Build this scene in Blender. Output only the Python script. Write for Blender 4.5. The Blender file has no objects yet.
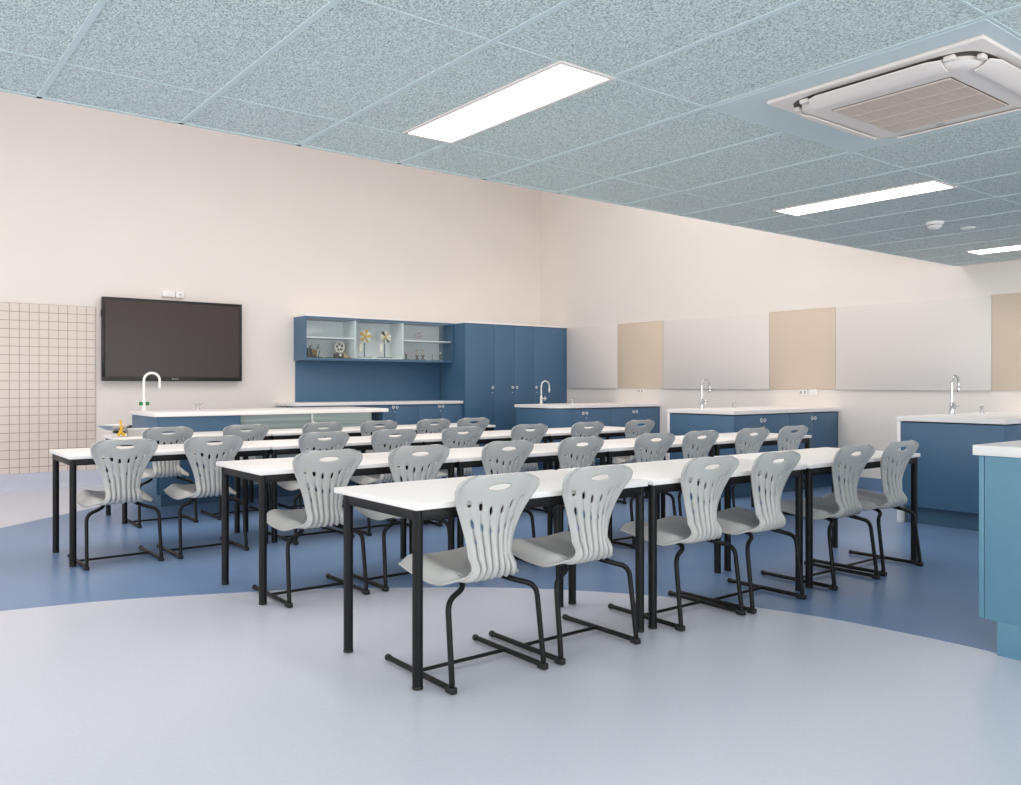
import bpy, bmesh, math, random
from mathutils import Vector, Matrix
random.seed(7)
PI = math.pi
SC = bpy.context.scene
COL = SC.collection

# ------------------------------------------------------------------ helpers
def lin(c):
    c /= 255.0
    return c / 12.92 if c <= 0.04045 else ((c + 0.055) / 1.055) ** 2.4

def rgb(r, g, b):
    return (lin(r), lin(g), lin(b), 1.0)

def mat(name, col, rough=0.5, metal=0.0, spec=0.5, noise=0.0, nscale=8.0, bump=0.0, bscale=200.0):
    m = bpy.data.materials.new(name)
    m.use_nodes = True
    nt = m.node_tree
    p = nt.nodes['Principled BSDF']
    p.inputs['Base Color'].default_value = col
    p.inputs['Roughness'].default_value = rough
    p.inputs['Metallic'].default_value = metal
    p.inputs['Specular IOR Level'].default_value = spec
    tc = nt.nodes.new('ShaderNodeTexCoord')
    if noise > 0:
        n = nt.nodes.new('ShaderNodeTexNoise')
        n.inputs['Scale'].default_value = nscale
        n.inputs['Detail'].default_value = 4
        nt.links.new(tc.outputs['Object'], n.inputs['Vector'])
        r = nt.nodes.new('ShaderNodeMapRange')
        r.inputs['From Min'].default_value = 0.3
        r.inputs['From Max'].default_value = 0.7
        r.inputs['To Min'].default_value = 1 - noise
        r.inputs['To Max'].default_value = 1 + noise
        nt.links.new(n.outputs['Fac'], r.inputs['Value'])
        v = nt.nodes.new('ShaderNodeVectorMath')
        v.operation = 'SCALE'
        v.inputs[0].default_value = col[:3]
        nt.links.new(r.outputs['Result'], v.inputs['Scale'])
        nt.links.new(v.outputs['Vector'], p.inputs['Base Color'])
    if bump > 0:
        n2 = nt.nodes.new('ShaderNodeTexNoise')
        n2.inputs['Scale'].default_value = bscale
        n2.inputs['Detail'].default_value = 2
        nt.links.new(tc.outputs['Object'], n2.inputs['Vector'])
        b = nt.nodes.new('ShaderNodeBump')
        b.inputs['Strength'].default_value = bump
        b.inputs['Distance'].default_value = 0.002
        nt.links.new(n2.outputs['Fac'], b.inputs['Height'])
        nt.links.new(b.outputs['Normal'], p.inputs['Normal'])
    return m

def emit_mat(name, col, strength):
    m = bpy.data.materials.new(name)
    m.use_nodes = True
    nt = m.node_tree
    nt.nodes.clear()
    o = nt.nodes.new('ShaderNodeOutputMaterial')
    e = nt.nodes.new('ShaderNodeEmission')
    e.inputs['Color'].default_value = col
    e.inputs['Strength'].default_value = strength
    nt.links.new(e.outputs[0], o.inputs[0])
    return m

def glass_mat(name, tint, gloss=0.12):
    m = bpy.data.materials.new(name)
    m.use_nodes = True
    nt = m.node_tree
    nt.nodes.clear()
    o = nt.nodes.new('ShaderNodeOutputMaterial')
    t = nt.nodes.new('ShaderNodeBsdfTransparent')
    t.inputs['Color'].default_value = tint
    g = nt.nodes.new('ShaderNodeBsdfGlossy')
    g.inputs['Roughness'].default_value = 0.08
    g.inputs['Color'].default_value = (0.9, 1, 0.97, 1)
    mx = nt.nodes.new('ShaderNodeMixShader')
    mx.inputs['Fac'].default_value = gloss
    nt.links.new(t.outputs[0], mx.inputs[1])
    nt.links.new(g.outputs[0], mx.inputs[2])
    nt.links.new(mx.outputs[0], o.inputs[0])
    return m

def frosted_mat(name):
    m = mat(name, rgb(190, 208, 206), 0.25)
    nt = m.node_tree
    p = nt.nodes['Principled BSDF']
    o = nt.nodes['Material Output']
    tc = nt.nodes.new('ShaderNodeTexCoord')
    mp = nt.nodes.new('ShaderNodeMapping')
    mp.inputs['Scale'].default_value = (0.6, 1, 26)
    nt.links.new(tc.outputs['Object'], mp.inputs['Vector'])
    n = nt.nodes.new('ShaderNodeTexNoise')
    n.inputs['Scale'].default_value = 1.5
    nt.links.new(mp.outputs[0], n.inputs['Vector'])
    r = nt.nodes.new('ShaderNodeMapRange')
    r.inputs['From Min'].default_value = 0.3
    r.inputs['From Max'].default_value = 0.7
    r.inputs['To Min'].default_value = 0.5
    r.inputs['To Max'].default_value = 0.8
    nt.links.new(n.outputs['Fac'], r.inputs['Value'])
    t = nt.nodes.new('ShaderNodeBsdfTransparent')
    t.inputs['Color'].default_value = (0.93, 0.97, 0.96, 1)
    mx = nt.nodes.new('ShaderNodeMixShader')
    nt.links.new(r.outputs[0], mx.inputs['Fac'])
    nt.links.new(t.outputs[0], mx.inputs[1])
    nt.links.new(p.outputs[0], mx.inputs[2])
    nt.links.new(mx.outputs[0], o.inputs[0])
    return m

def bm_new():
    return bmesh.new()

def add_box(bm, x0, x1, y0, y1, z0, z1, bev=0.0, seg=2):
    g = bmesh.ops.create_cube(bm, size=1.0)
    vs = g['verts']
    for v in vs:
        v.co = Vector(((x0 + x1) / 2 + v.co.x * (x1 - x0), (y0 + y1) / 2 + v.co.y * (y1 - y0), (z0 + z1) / 2 + v.co.z * (z1 - z0)))
    if bev > 0:
        es = list({e for v in vs for e in v.link_edges})
        bmesh.ops.bevel(bm, geom=es, offset=bev, segments=seg, affect='EDGES', profile=0.5)
    return vs

def fillet(pts, rad, n=6):
    pts = [Vector(p) for p in pts]
    out = [pts[0]]
    for i in range(1, len(pts) - 1):
        a, b, c = pts[i - 1], pts[i], pts[i + 1]
        r = rad[i] if isinstance(rad, (list, tuple)) else rad
        u = a - b
        w = c - b
        d = min(r, u.length * 0.48, w.length * 0.48)
        p0 = b + u.normalized() * d
        p1 = b + w.normalized() * d
        for k in range(n + 1):
            t = k / n
            out.append(p0 * (1 - t) ** 2 + b * 2 * t * (1 - t) + p1 * t * t)
    out.append(pts[-1])
    return out

def add_tube(bm, pts, r, n=10, cap=True):
    pts = [Vector(p) for p in pts]
    rings = []
    nrm = None
    for i, p in enumerate(pts):
        if i == 0:
            t = (pts[1] - p).normalized()
        elif i == len(pts) - 1:
            t = (p - pts[i - 1]).normalized()
        else:
            t = ((pts[i + 1] - p).normalized() + (p - pts[i - 1]).normalized()).normalized()
        if nrm is None:
            nrm = t.orthogonal().normalized()
        nrm = (nrm - t * nrm.dot(t)).normalized()
        b = t.cross(nrm)
        rr = r[i] if isinstance(r, (list, tuple)) else r
        rings.append([bm.verts.new(p + (nrm * math.cos(2 * PI * k / n) + b * math.sin(2 * PI * k / n)) * rr) for k in range(n)])
    for a, b in zip(rings, rings[1:]):
        for k in range(n):
            bm.faces.new((a[k], a[(k + 1) % n], b[(k + 1) % n], b[k]))
    if cap:
        bm.faces.new(list(reversed(rings[0])))
        bm.faces.new(rings[-1])

def add_cyl(bm, p0, p1, r, n=24, bev=0.0):
    p0 = Vector(p0)
    p1 = Vector(p1)
    if bev > 0:
        d = (p1 - p0).normalized()
        add_tube(bm, [p0, p0 + d * bev * 0.3, p0 + d * bev, p1 - d * bev, p1 - d * bev * 0.3, p1], [r - bev, r - bev * 0.3, r, r, r - bev * 0.3, r - bev], n)
    else:
        add_tube(bm, [p0, p1], r, n)

def add_torus(bm, c, axis, R, r, n=20, m=8):
    c = Vector(c)
    ax = Vector(axis).normalized()
    u = ax.orthogonal().normalized()
    w = ax.cross(u)
    rings = []
    for i in range(n):
        a = 2 * PI * i / n
        d = u * math.cos(a) + w * math.sin(a)
        rings.append([bm.verts.new(c + d * (R + r * math.cos(2 * PI * k / m)) + ax * r * math.sin(2 * PI * k / m)) for k in range(m)])
    for i in range(n):
        a, b = rings[i], rings[(i + 1) % n]
        for k in range(m):
            bm.faces.new((a[k], b[k], b[(k + 1) % m], a[(k + 1) % m]))

def add_lathe(bm, c, prof, n=24):
    c = Vector(c)
    rings = []
    for r, z in prof:
        rings.append([bm.verts.new(c + Vector((r * math.cos(2 * PI * k / n), r * math.sin(2 * PI * k / n), z))) for k in range(n)])
    for a, b in zip(rings, rings[1:]):
        for k in range(n):
            bm.faces.new((a[k], a[(k + 1) % n], b[(k + 1) % n], b[k]))
    bm.faces.new(list(reversed(rings[0])))
    bm.faces.new(rings[-1])

def add_prism(bm, poly, z0, z1):
    lo = [bm.verts.new((x, y, z0)) for x, y in poly]
    hi = [bm.verts.new((x, y, z1)) for x, y in poly]
    n = len(poly)
    bm.faces.new(list(reversed(lo)))
    bm.faces.new(hi)
    for i in range(n):
        bm.faces.new((lo[i], lo[(i + 1) % n], hi[(i + 1) % n], hi[i]))

def smooth_mesh(me, angle=35):
    for p in me.polygons:
        p.use_smooth = True
    try:
        me.set_sharp_from_angle(angle=math.radians(angle))
    except Exception:
        pass

def obj(name, bm, m, parent=None, origin=None, smooth=True, recalc=True):
    if recalc:
        bmesh.ops.recalc_face_normals(bm, faces=bm.faces[:])
    if origin is not None:
        bmesh.ops.translate(bm, verts=bm.verts[:], vec=-Vector(origin))
    me = bpy.data.meshes.new(name)
    bm.to_mesh(me)
    bm.free()
    if smooth:
        smooth_mesh(me)
    me.materials.append(m)
    o = bpy.data.objects.new(name, me)
    COL.objects.link(o)
    if origin is not None:
        o.location = origin
    if parent is not None:
        o.parent = parent
    return o

def tag(o, label, cat, group=None):
    o['label'] = label
    o['category'] = cat
    if group:
        o['group'] = group
    return o

def thing(name, label, cat, loc=(0, 0, 0), rotz=0.0, group=None):
    o = bpy.data.objects.new(name, None)
    o.empty_display_size = 0.1
    COL.objects.link(o)
    o.location = loc
    o.rotation_euler = (0, 0, rotz)
    return tag(o, label, cat, group)

def struct(name, bm, m, parent=None, smooth=False):
    o = obj(name, bm, m, parent, smooth=smooth)
    o['kind'] = 'structure'
    return o

def dup(root, loc, rotz, label, group=None):
    r = root.copy()
    COL.objects.link(r)
    r.location = loc
    r.rotation_euler = (0, 0, rotz)
    r['label'] = label
    if group:
        r['group'] = group
    for ch in list(root.children):
        c = ch.copy()
        COL.objects.link(c)
        c.parent = r
        for g in list(ch.children):
            d = g.copy()
            COL.objects.link(d)
            d.parent = c
    return r

# ------------------------------------------------------------------ dimensions
XW, YW = 9.05, 10.82          # right wall, wall with the screen
ZC, YE = 2.397, 4.05          # tiled ceiling height and its far edge
ZV = 5.2                      # ceiling of the tall light well
XL, YB = -5.0, -4.5
CAMZ = 1.185

# ------------------------------------------------------------------ materials
M = {}
M['wall'] = mat('wall_paint', rgb(232, 226, 221), 0.75, noise=0.012, nscale=1.5)
M['wallr'] = mat('right_wall_paint', rgb(233, 227, 221), 0.75, noise=0.012, nscale=1.5)
M['floor'] = mat('grey_vinyl', rgb(204, 207, 218), 0.3, noise=0.03, nscale=60)
M['floorb'] = mat('blue_vinyl', rgb(110, 138, 176), 0.32, noise=0.05, nscale=2.2)
M['cove'] = mat('lavender_cove', rgb(194, 197, 213), 0.4)
M['coveb'] = mat('blue_cove', rgb(116, 142, 174), 0.4)
M['tbar'] = mat('ceiling_bar', rgb(200, 215, 216), 0.5)
M['board'] = mat('plasterboard_blue', rgb(200, 212, 214), 0.6)
M['white'] = mat('white_laminate', rgb(243, 240, 238), 0.35, noise=0.008, nscale=20)
M['black'] = mat('black_powdercoat', rgb(17, 17, 18), 0.42, spec=0.25)
M['rubber'] = mat('black_rubber', rgb(18, 18, 18), 0.6)
M['plastic'] = mat('grey_polypropylene', rgb(189, 189, 186), 0.38, bump=0.15, bscale=900)
M['navy'] = mat('navy_laminate', rgb(72, 107, 137), 0.42, noise=0.02, nscale=12)
M['navyd'] = mat('navy_kick', rgb(60, 92, 118), 0.5)
M['navylit'] = mat('navy_laminate_lit', rgb(100, 146, 170), 0.42, noise=0.02, nscale=12)  # lighter copy of the navy laminate, window light put into the colour
M['chrome'] = mat('chrome', rgb(205, 205, 208), 0.18, metal=1.0)
M['satin'] = mat('satin_metal', rgb(216, 218, 220), 0.35, metal=0.6)
M['wplastic'] = mat('white_plastic', rgb(240, 238, 235), 0.35)
M['green'] = mat('green_plastic', rgb(24, 120, 66), 0.4)
M['screen'] = mat('screen_glass', rgb(64, 56, 54), 0.28, spec=0.35)
M['bezel'] = mat('black_bezel', rgb(20, 19, 19), 0.35)
M['logo'] = mat('grey_logo', rgb(170, 170, 170), 0.4)
M['board_grey'] = mat('whiteboard', rgb(223, 218, 214), 0.38, noise=0.01, nscale=2)
M['board_beige'] = mat('beige_pinboard', rgb(213, 197, 180), 0.9, noise=0.03, nscale=300, bump=0.2, bscale=600)
M['trim'] = mat('aluminium_trim', rgb(196, 194, 192), 0.4, metal=0.3)
M['backing'] = mat('pale_green_backing', rgb(240, 244, 245), 0.4)
M['shelfw'] = mat('white_shelf', rgb(238, 244, 244), 0.4)
M['glass'] = glass_mat('clear_glass', (0.96, 0.98, 0.985, 1), 0.06)
M['glassg'] = frosted_mat('frosted_green_glass')
M['acw'] = mat('air_conditioner_white', rgb(226, 218, 212), 0.45)
M['acg'] = mat('air_conditioner_grille', rgb(214, 200, 188), 0.5)
M['acd'] = mat('air_conditioner_dark', rgb(70, 62, 56), 0.6)
M['yellow'] = mat('yellow_plastic', rgb(226, 178, 40), 0.4)
M['cream'] = mat('cream_plastic', rgb(246, 240, 222), 0.5)
M['wood'] = mat('beige_wood', rgb(200, 176, 140), 0.6, noise=0.08, nscale=30)
M['brass'] = mat('brass', rgb(190, 150, 70), 0.3, metal=0.9)
M['dark'] = mat('dark_metal', rgb(34, 32, 32), 0.4)
M['pink'] = mat('pink_plastic', rgb(220, 180, 186), 0.5)
M['light'] = emit_mat('light_diffuser', (1, 0.985, 0.96, 1), 9.0)
M['seam'] = mat('dark_gap', rgb(24, 34, 46), 0.7)

def tile_ceiling_mat():
    m = mat('fissured_tile', rgb(160, 184, 190), 0.9)
    nt = m.node_tree
    p = nt.nodes['Principled BSDF']
    tc = nt.nodes.new('ShaderNodeTexCoord')
    mp = nt.nodes.new('ShaderNodeMapping')
    mp.inputs['Scale'].default_value = (1.6, 1.0, 1.0)
    nt.links.new(tc.outputs['Object'], mp.inputs['Vector'])
    n = nt.nodes.new('ShaderNodeTexNoise')
    n.inputs['Scale'].default_value = 120
    n.inputs['Detail'].default_value = 3
    n.inputs['Roughness'].default_value = 0.7
    nt.links.new(mp.outputs[0], n.inputs['Vector'])
    cr = nt.nodes.new('ShaderNodeValToRGB')
    e = cr.color_ramp.elements
    e[0].position = 0.38
    e[0].color = rgb(136, 152, 152)
    e[1].position = 0.52
    e[1].color = rgb(208, 220, 217)
    k = e.new(0.66)
    k.color = rgb(232, 239, 236)
    nt.links.new(n.outputs['Fac'], cr.inputs['Fac'])
    nt.links.new(cr.outputs[0], p.inputs['Base Color'])
    b = nt.nodes.new('ShaderNodeBump')
    b.inputs['Strength'].default_value = 0.5
    b.inputs['Distance'].default_value = 0.003
    nt.links.new(n.outputs['Fac'], b.inputs['Height'])
    nt.links.new(b.outputs[0], p.inputs['Normal'])
    return m
M['tile'] = tile_ceiling_mat()

def wall_tile_mat():
    # square beige tiles with dark grout: object X / Z grid
    m = mat('square_wall_tile', rgb(222, 208, 196), 0.3)
    nt = m.node_tree
    p = nt.nodes['Principled BSDF']
    tc = nt.nodes.new('ShaderNodeTexCoord')
    sp = nt.nodes.new('ShaderNodeSeparateXYZ')
    nt.links.new(tc.outputs['Object'], sp.inputs[0])
    outs = []
    for ax, mod in (('X', 0.097), ('Z', 0.0965)):
        a = nt.nodes.new('ShaderNodeMath'); a.operation = 'DIVIDE'; a.inputs[1].default_value = mod
        nt.links.new(sp.outputs[ax], a.inputs[0])
        f = nt.nodes.new('ShaderNodeMath'); f.operation = 'FRACT'
        nt.links.new(a.outputs[0], f.inputs[0])
        s = nt.nodes.new('ShaderNodeMath'); s.operation = 'SUBTRACT'; s.inputs[1].default_value = 0.5
        nt.links.new(f.outputs[0], s.inputs[0])
        ab = nt.nodes.new('ShaderNodeMath'); ab.operation = 'ABSOLUTE'
        nt.links.new(s.outputs[0], ab.inputs[0])
        g = nt.nodes.new('ShaderNodeMath'); g.operation = 'GREATER_THAN'; g.inputs[1].default_value = 0.468
        nt.links.new(ab.outputs[0], g.inputs[0])
        outs.append(g)
    mx = nt.nodes.new('ShaderNodeMath'); mx.operation = 'MAXIMUM'
    nt.links.new(outs[0].outputs[0], mx.inputs[0])
    nt.links.new(outs[1].outputs[0], mx.inputs[1])
    c = nt.nodes.new('ShaderNodeMix'); c.data_type = 'RGBA'
    c.inputs[6].default_value = rgb(217, 207, 199)
    c.inputs[7].default_value = rgb(146, 132, 124)
    nt.links.new(mx.outputs[0], c.inputs[0])
    nt.links.new(c.outputs[2], p.inputs['Base Color'])
    return m
M['walltile'] = wall_tile_mat()

# ------------------------------------------------------------------ setting
b = bm_new(); add_box(b, XL, XW + 0.2, YB, YW + 0.2, -0.12, 0.0); struct('floor', b, M['floor'])
near = [(-3.2, 5.62), (-1.4, 5.5), (-0.4, 5.36), (0.1, 5.24), (0.614, 5.125), (0.884, 5.067), (1.219, 4.97), (1.704, 4.76), (2.05, 4.6), (2.333, 4.418), (2.66, 4.179),
        (2.87, 4.02), (3.066, 3.847), (3.23, 3.67), (3.38, 3.485), (3.54, 3.26), (3.675, 3.02), (3.78, 2.78), (3.862, 2.526), (3.92, 2.29), (3.955, 2.04), (3.975, 1.84), (3.984, 1.644), (3.98, 1.2), (3.93, 0.7), (3.8, 0.1), (3.4, -1.0), (2.6, -2.4)]
far = [(XW, -2.4), (XW, YW - 0.02), (3.3, YW - 0.02), (2.9, 10.1), (2.541, 9.584), (2.249, 9.214), (1.413, 8.463), (0.967, 8.06), (0.3, 7.5), (-0.6, 6.85), (-1.8, 6.2), (-3.0, 5.75)]
def densify(pts, n=4):
    out = []
    for i in range(len(pts) - 1):
        p0 = Vector(pts[max(i - 1, 0)]); p1 = Vector(pts[i]); p2 = Vector(pts[i + 1]); p3 = Vector(pts[min(i + 2, len(pts) - 1)])
        for k in range(n):
            t = k / n
            q = 0.5 * ((2 * p1) + (-p0 + p2) * t + (2 * p0 - 5 * p1 + 4 * p2 - p3) * t * t + (-p0 + 3 * p1 - 3 * p2 + p3) * t ** 3)
            out.append((q.x, q.y))
    out.append(pts[-1])
    return out
b = bm_new(); add_prism(b, densify(near) + far, 0.0, 0.0015)
bmesh.ops.triangulate(b, faces=b.faces[:])
struct('floor_blue', b, M['floorb'])

b = bm_new(); add_box(b, XL, XW + 0.2, YW, YW + 0.2, 0, ZV + 0.1); struct('wall_back', b, M['wall'])
b = bm_new(); add_box(b, XW, XW + 0.2, YB, YW + 0.2, 0, ZV + 0.1); struct('wall_right', b, M['wallr'])
b = bm_new(); add_box(b, XL - 0.2, XL, 3.9, YW + 0.2, 0, ZV + 0.1); struct('wall_left', b, M['wall'])
# bulkhead over the ceiling's far edge, facing the light well
b = bm_new(); add_box(b, XL, XW, YE - 0.22, YE, ZC + 0.05, ZV + 0.1); struct('wall_bulkhead', b, M['wall'])
b = bm_new(); add_box(b, XL, XW, YE - 0.22, YW, ZV, ZV + 0.12); struct('ceiling_light_well', b, M['wall'])
# cove skirtings
b = bm_new()
prof = [(0, 0.186), (0.014, 0.186), (0.015, 0.05), (0.02, 0.018), (0.055, 0.004), (0.055, 0.0), (0, 0)]
def add_cove_x(bm, x0, x1, y):
    lo = [bm.verts.new((x0, y - d, z)) for d, z in prof]
    hi = [bm.verts.new((x1, y - d, z)) for d, z in prof]
    n = len(prof)
    for i in range(n):
        bm.faces.new((lo[i], lo[(i + 1) % n], hi[(i + 1) % n], hi[i]))
    bm.faces.new(lo); bm.faces.new(list(reversed(hi)))
add_cove_x(b, XL, 4.5, YW - 0.001)
struct('baseboard_back', b, M['cove'])
b = bm_new(); add_box(b, XW - 0.012, XW - 0.001, -2, 10.1, 0.002, 0.13, 0.003); struct('baseboard_right', b, M['coveb'])
# square-tiled wall panel
b = bm_new(); add_box(b, -1.6, 2.256, YW - 0.014, YW - 0.001, 0.187, 2.088)
o = obj('tiled_wall_panel', b, M['walltile'], None, origin=(2.256, YW, 2.088), smooth=False)
tag(o, 'beige square-tiled wall panel with dark grout lines left of the black screen', 'wall tiles')

# ceiling: tiles + exposed bars
XT = 8.93
TX0, TXS = 0.646 * 0.97, 0.5815
TY0, TYS = 3.56, 1.162
b = bm_new(); add_box(b, XL, XT, YB, YE, ZC, ZC + 0.02); struct('ceiling', b, M['tile'])
b = bm_new(); add_box(b, XT, XW, YB, YE, ZC + 0.004, ZC + 0.03); struct('ceiling_margin', b, M['wallr'])
BX0, BX1, BY0, BY1 = 2.952, 2.952 + 2 * TXS, TY0 - 2 * TYS, TY0 - TYS
def clear_of(y, x):
    return not (BX0 + 0.02 < x < BX1 - 0.02 and BY0 + 0.02 < y < BY1 - 0.02)
b = bm_new()
k = 0
x = TX0 - 9 * TXS
while x < XT:
    if x > XL:
        segs = [(YB, YE)]
        if BX0 + 0.05 < x < BX1 - 0.05:
            segs = [(YB, BY0), (BY1, YE)]
        for s0, s1 in segs:
            add_box(b, x - 0.011, x + 0.011, s0, s1, ZC - 0.004, ZC + 0.0005)
    x += TXS
y = TY0
while y > YB:
    add_box(b, XL, XT, y - 0.0045, y + 0.0045, ZC - 0.0025, ZC + 0.0005)
    y -= TYS
add_box(b, XL, XT, YE - 0.02, YE + 0.004, ZC - 0.004, ZC + 0.055)
struct('trim_ceiling_grid', b, M['tbar'])
b = bm_new(); add_box(b, BX0 + 0.012, BX1 - 0.012, BY0 + 0.008, BY1 - 0.008, ZC - 0.006, ZC + 0.001, 0.002); struct('ceiling_infill', b, M['board'])

# troffer lights
def ceiling_light(name, x0, y0, y1, label, w=0.25):
    t = thing(name, label, 'ceiling light', ((x0 + w / 2), (y0 + y1) / 2, ZC), 0, 'recessed light troffers in the tiled ceiling')
    hw, hl = w / 2, (y1 - y0) / 2
    f = bm_new()
    for (a0, a1, c0, c1) in ((-hw - 0.02, -hw, -hl - 0.02, hl + 0.02), (hw, hw + 0.02, -hl - 0.02, hl + 0.02), (-hw, hw, -hl - 0.02, -hl), (-hw, hw, hl, hl + 0.02)):
        add_box(f, a0, a1, c0, c1, -0.008, 0.0, 0.002)
    obj('frame', f, M['acw'], t)
    d = bm_new(); add_box(d, -hw, hw, -hl, hl, -0.005, -0.001); obj('diffuser', d, M['light'], t, smooth=False)
    return t
ceiling_light('ceiling_light', 2.112, 2.403, 3.515, 'large bright rectangular light panel left of the air conditioner')
ceiling_light('ceiling_light', 5.085, 2.43, 3.52, 'bright light panel in the ceiling beyond the air conditioner')
ceiling_light('ceiling_light', 8.02, 2.43, 3.53, 'farthest light panel, cut by the right edge below the smoke detector')

# ------------------------------------------------------------------ air conditioner cassette
ACX, ACY, ACH = 3.512, 1.737, 0.438
ac = thing('air_conditioner', 'white square ceiling cassette air conditioner with slatted grille', 'air conditioner', (ACX, ACY, ZC - 0.006))
def superell(h, n=48, p=5.0):
    out = []
    for i in range(n):
        a = 2 * PI * i / n
        c, s = math.cos(a), math.sin(a)
        out.append((h * math.copysign(abs(c) ** (2 / p), c), h * math.copysign(abs(s) ** (2 / p), s)))
    return out
def plate(bm, rings):
    prev = None
    for h, p, z in rings:
        vs = [bm.verts.new((x, y, z)) for x, y in superell(h, 64, p)]
        if prev:
            for i in range(64):
                bm.faces.new((prev[i], prev[(i + 1) % 64], vs[(i + 1) % 64], vs[i]))
        else:
            first = vs
        prev = vs
    bm.faces.new(prev)
    bm.faces.new(list(reversed(first)))
f = bm_new(); add_box(f, -ACH, ACH, -ACH, ACH, -0.016, 0.0, 0.005, 3); obj('panel', f, M['acw'], ac)
f = bm_new(); plate(f, [(0.395, 7, -0.024), (0.395, 7, -0.031), (0.385, 7, -0.032)]); obj('shadow_gap', f, M['acd'], ac)
f = bm_new(); plate(f, [(0.375, 6, -0.026), (0.374, 6, -0.048), (0.362, 6, -0.060), (0.34, 6, -0.064)]); obj('inner_plate', f, M['acw'], ac)
for i in range(4):
    a = i * PI / 2
    v = bm_new()
    # curved flap along one side
    n = 10
    top, bot = [], []
    for s in range(13):
        yy = -0.27 + 0.54 * s / 12
        e = min(1, (0.27 - abs(yy)) / 0.06 + 0.35)
        row = []
        for q in range(n + 1):
            u = q / n
            row.append((0.335 + 0.075 * u * (0.55 + 0.45 * e), yy, -0.068 + 0.026 * u ** 1.6))
        top.append(row)
    R = Matrix.Rotation(a, 4, 'Z')
    g0 = [[v.verts.new(R @ Vector(p)) for p in r] for r in top]
    g1 = [[v.verts.new(R @ (Vector(p) + Vector((0, 0, -0.006)))) for p in r] for r in top]
    for G in (g0, g1):
        for r0, r1 in zip(G, G[1:]):
            for q in range(n):
                v.faces.new((r0[q], r0[q + 1], r1[q + 1], r1[q]))
    for s in range(12):
        v.faces.new((g0[s][0], g1[s][0], g1[s + 1][0], g0[s + 1][0]))
        v.faces.new((g0[s][n], g0[s + 1][n], g1[s + 1][n], g1[s][n]))
    for q in range(n):
        v.faces.new((g0[0][q], g0[0][q + 1], g1[0][q + 1], g1[0][q]))
        v.faces.new((g0[12][q], g1[12][q], g1[12][q + 1], g0[12][q + 1]))
    vane = obj('air_vane', v, M['acw'], ac)
    for sg in (-1, 1):
        s_ = bm_new()
        add_box(s_, 0.362, 0.385, sg * 0.295 - 0.02, sg * 0.295 + 0.02, -0.048, -0.03, 0.004)
        bmesh.ops.transform(s_, matrix=R, verts=s_.verts[:])
        obj('vane_bracket', s_, M['acw'], ac)
f = bm_new(); add_box(f, -0.255, 0.255, -0.245, 0.245, -0.0665, -0.062); obj('grille_recess', f, M['acd'], ac)
f = bm_new()
nb = 4
bw = 0.50 / nb
for i in range(nb):
    x0 = -0.25 + i * bw
    for j in range(7):
        xx = x0 + 0.010 + j * (bw - 0.012) / 7
        add_box(f, xx, xx + 0.0058, -0.24, 0.24, -0.071, -0.066)
    add_box(f, x0 - 0.004, x0 + 0.006, -0.24, 0.24, -0.0725, -0.066)
add_box(f, 0.246, 0.256, -0.24, 0.24, -0.0725, -0.066)
for j in range(13):
    yy = -0.24 + j * 0.04
    add_box(f, -0.25, 0.25, yy - 0.0012, yy + 0.0012, -0.069, -0.066)
obj('grille', f, M['acg'], ac, smooth=False)
f = bm_new(); add_box(f, 0.295, 0.315, 0.04, 0.075, -0.0655, -0.063); obj('badge', f, M['logo'], ac, smooth=False)

for o in ac.children:
    if not o.name.startswith('panel'):
        o.location.z = 0.012
sd = thing('smoke_detector', 'small round white smoke detector on the ceiling tiles', 'smoke detector', (6.40, 3.05, ZC))
f = bm_new(); add_lathe(f, (0, 0, 0), [(0.062, 0), (0.062, -0.012), (0.055, -0.022)]); obj('base', f, M['wplastic'], sd)
f = bm_new(); add_lathe(f, (0, 0, 0), [(0.046, -0.022), (0.046, -0.026)]); obj('sensing_slot', f, M['dark'], sd)
f = bm_new(); add_lathe(f, (0, 0, 0), [(0.05, -0.026), (0.05, -0.036), (0.035, -0.05), (0.012, -0.054)]); obj('dome', f, M['wplastic'], sd)
f = bm_new(); add_lathe(f, (6.83, 3.0, ZC), [(0.055, 0), (0.055, -0.004), (0.048, -0.009)])
o = obj('ceiling_sensor', f, M['wplastic'], None, origin=(6.83, 3.0, ZC)); tag(o, 'flat white disc on the ceiling right of the smoke detector', 'sensor')

# ------------------------------------------------------------------ right wall boards
def wall_board(y0, y1, kind, label):
    name = 'whiteboard' if kind == 'g' else 'pinboard'
    t = thing(name, label, name, (XW, (y0 + y1) / 2, 1.60), 0, 'boards along the right wall')
    h = (y1 - y0) / 2
    f = bm_new(); add_box(f, -0.016, -0.001, -h + 0.002, h - 0.002, -0.477, 0.477, 0.003)
    obj('board', f, M['board_grey'] if kind == 'g' else M['board_beige'], t)
    f = bm_new()
    if kind == 'g':
        add_box(f, -0.024, -0.001, -h + 0.004, h - 0.004, -0.485, -0.476, 0.002)
        obj('ledge', f, M['trim'], t)
    else:
        add_box(f, -0.018, -0.001, -h + 0.004, h - 0.004, 0.474, 0.480, 0.001)
        obj('edge_strip', f, M['board_beige'], t)
wall_board(9.00, 10.125, 'g', 'pale grey whiteboard beside the tall blue cupboard')
wall_board(8.10, 9.00, 'b', 'beige pinboard nearest to the tall blue cupboard')
wall_board(6.35, 8.10, 'g', 'pale grey whiteboard between the two beige pinboards')
wall_board(5.45, 6.35, 'b', 'beige pinboard above the bench with two wall sockets')
wall_board(3.74, 5.45, 'g', 'long pale grey whiteboard above the bench at the right')
wall_board(2.20, 3.74, 'b', 'beige pinboard cut off by the right edge of the photo')

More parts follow.
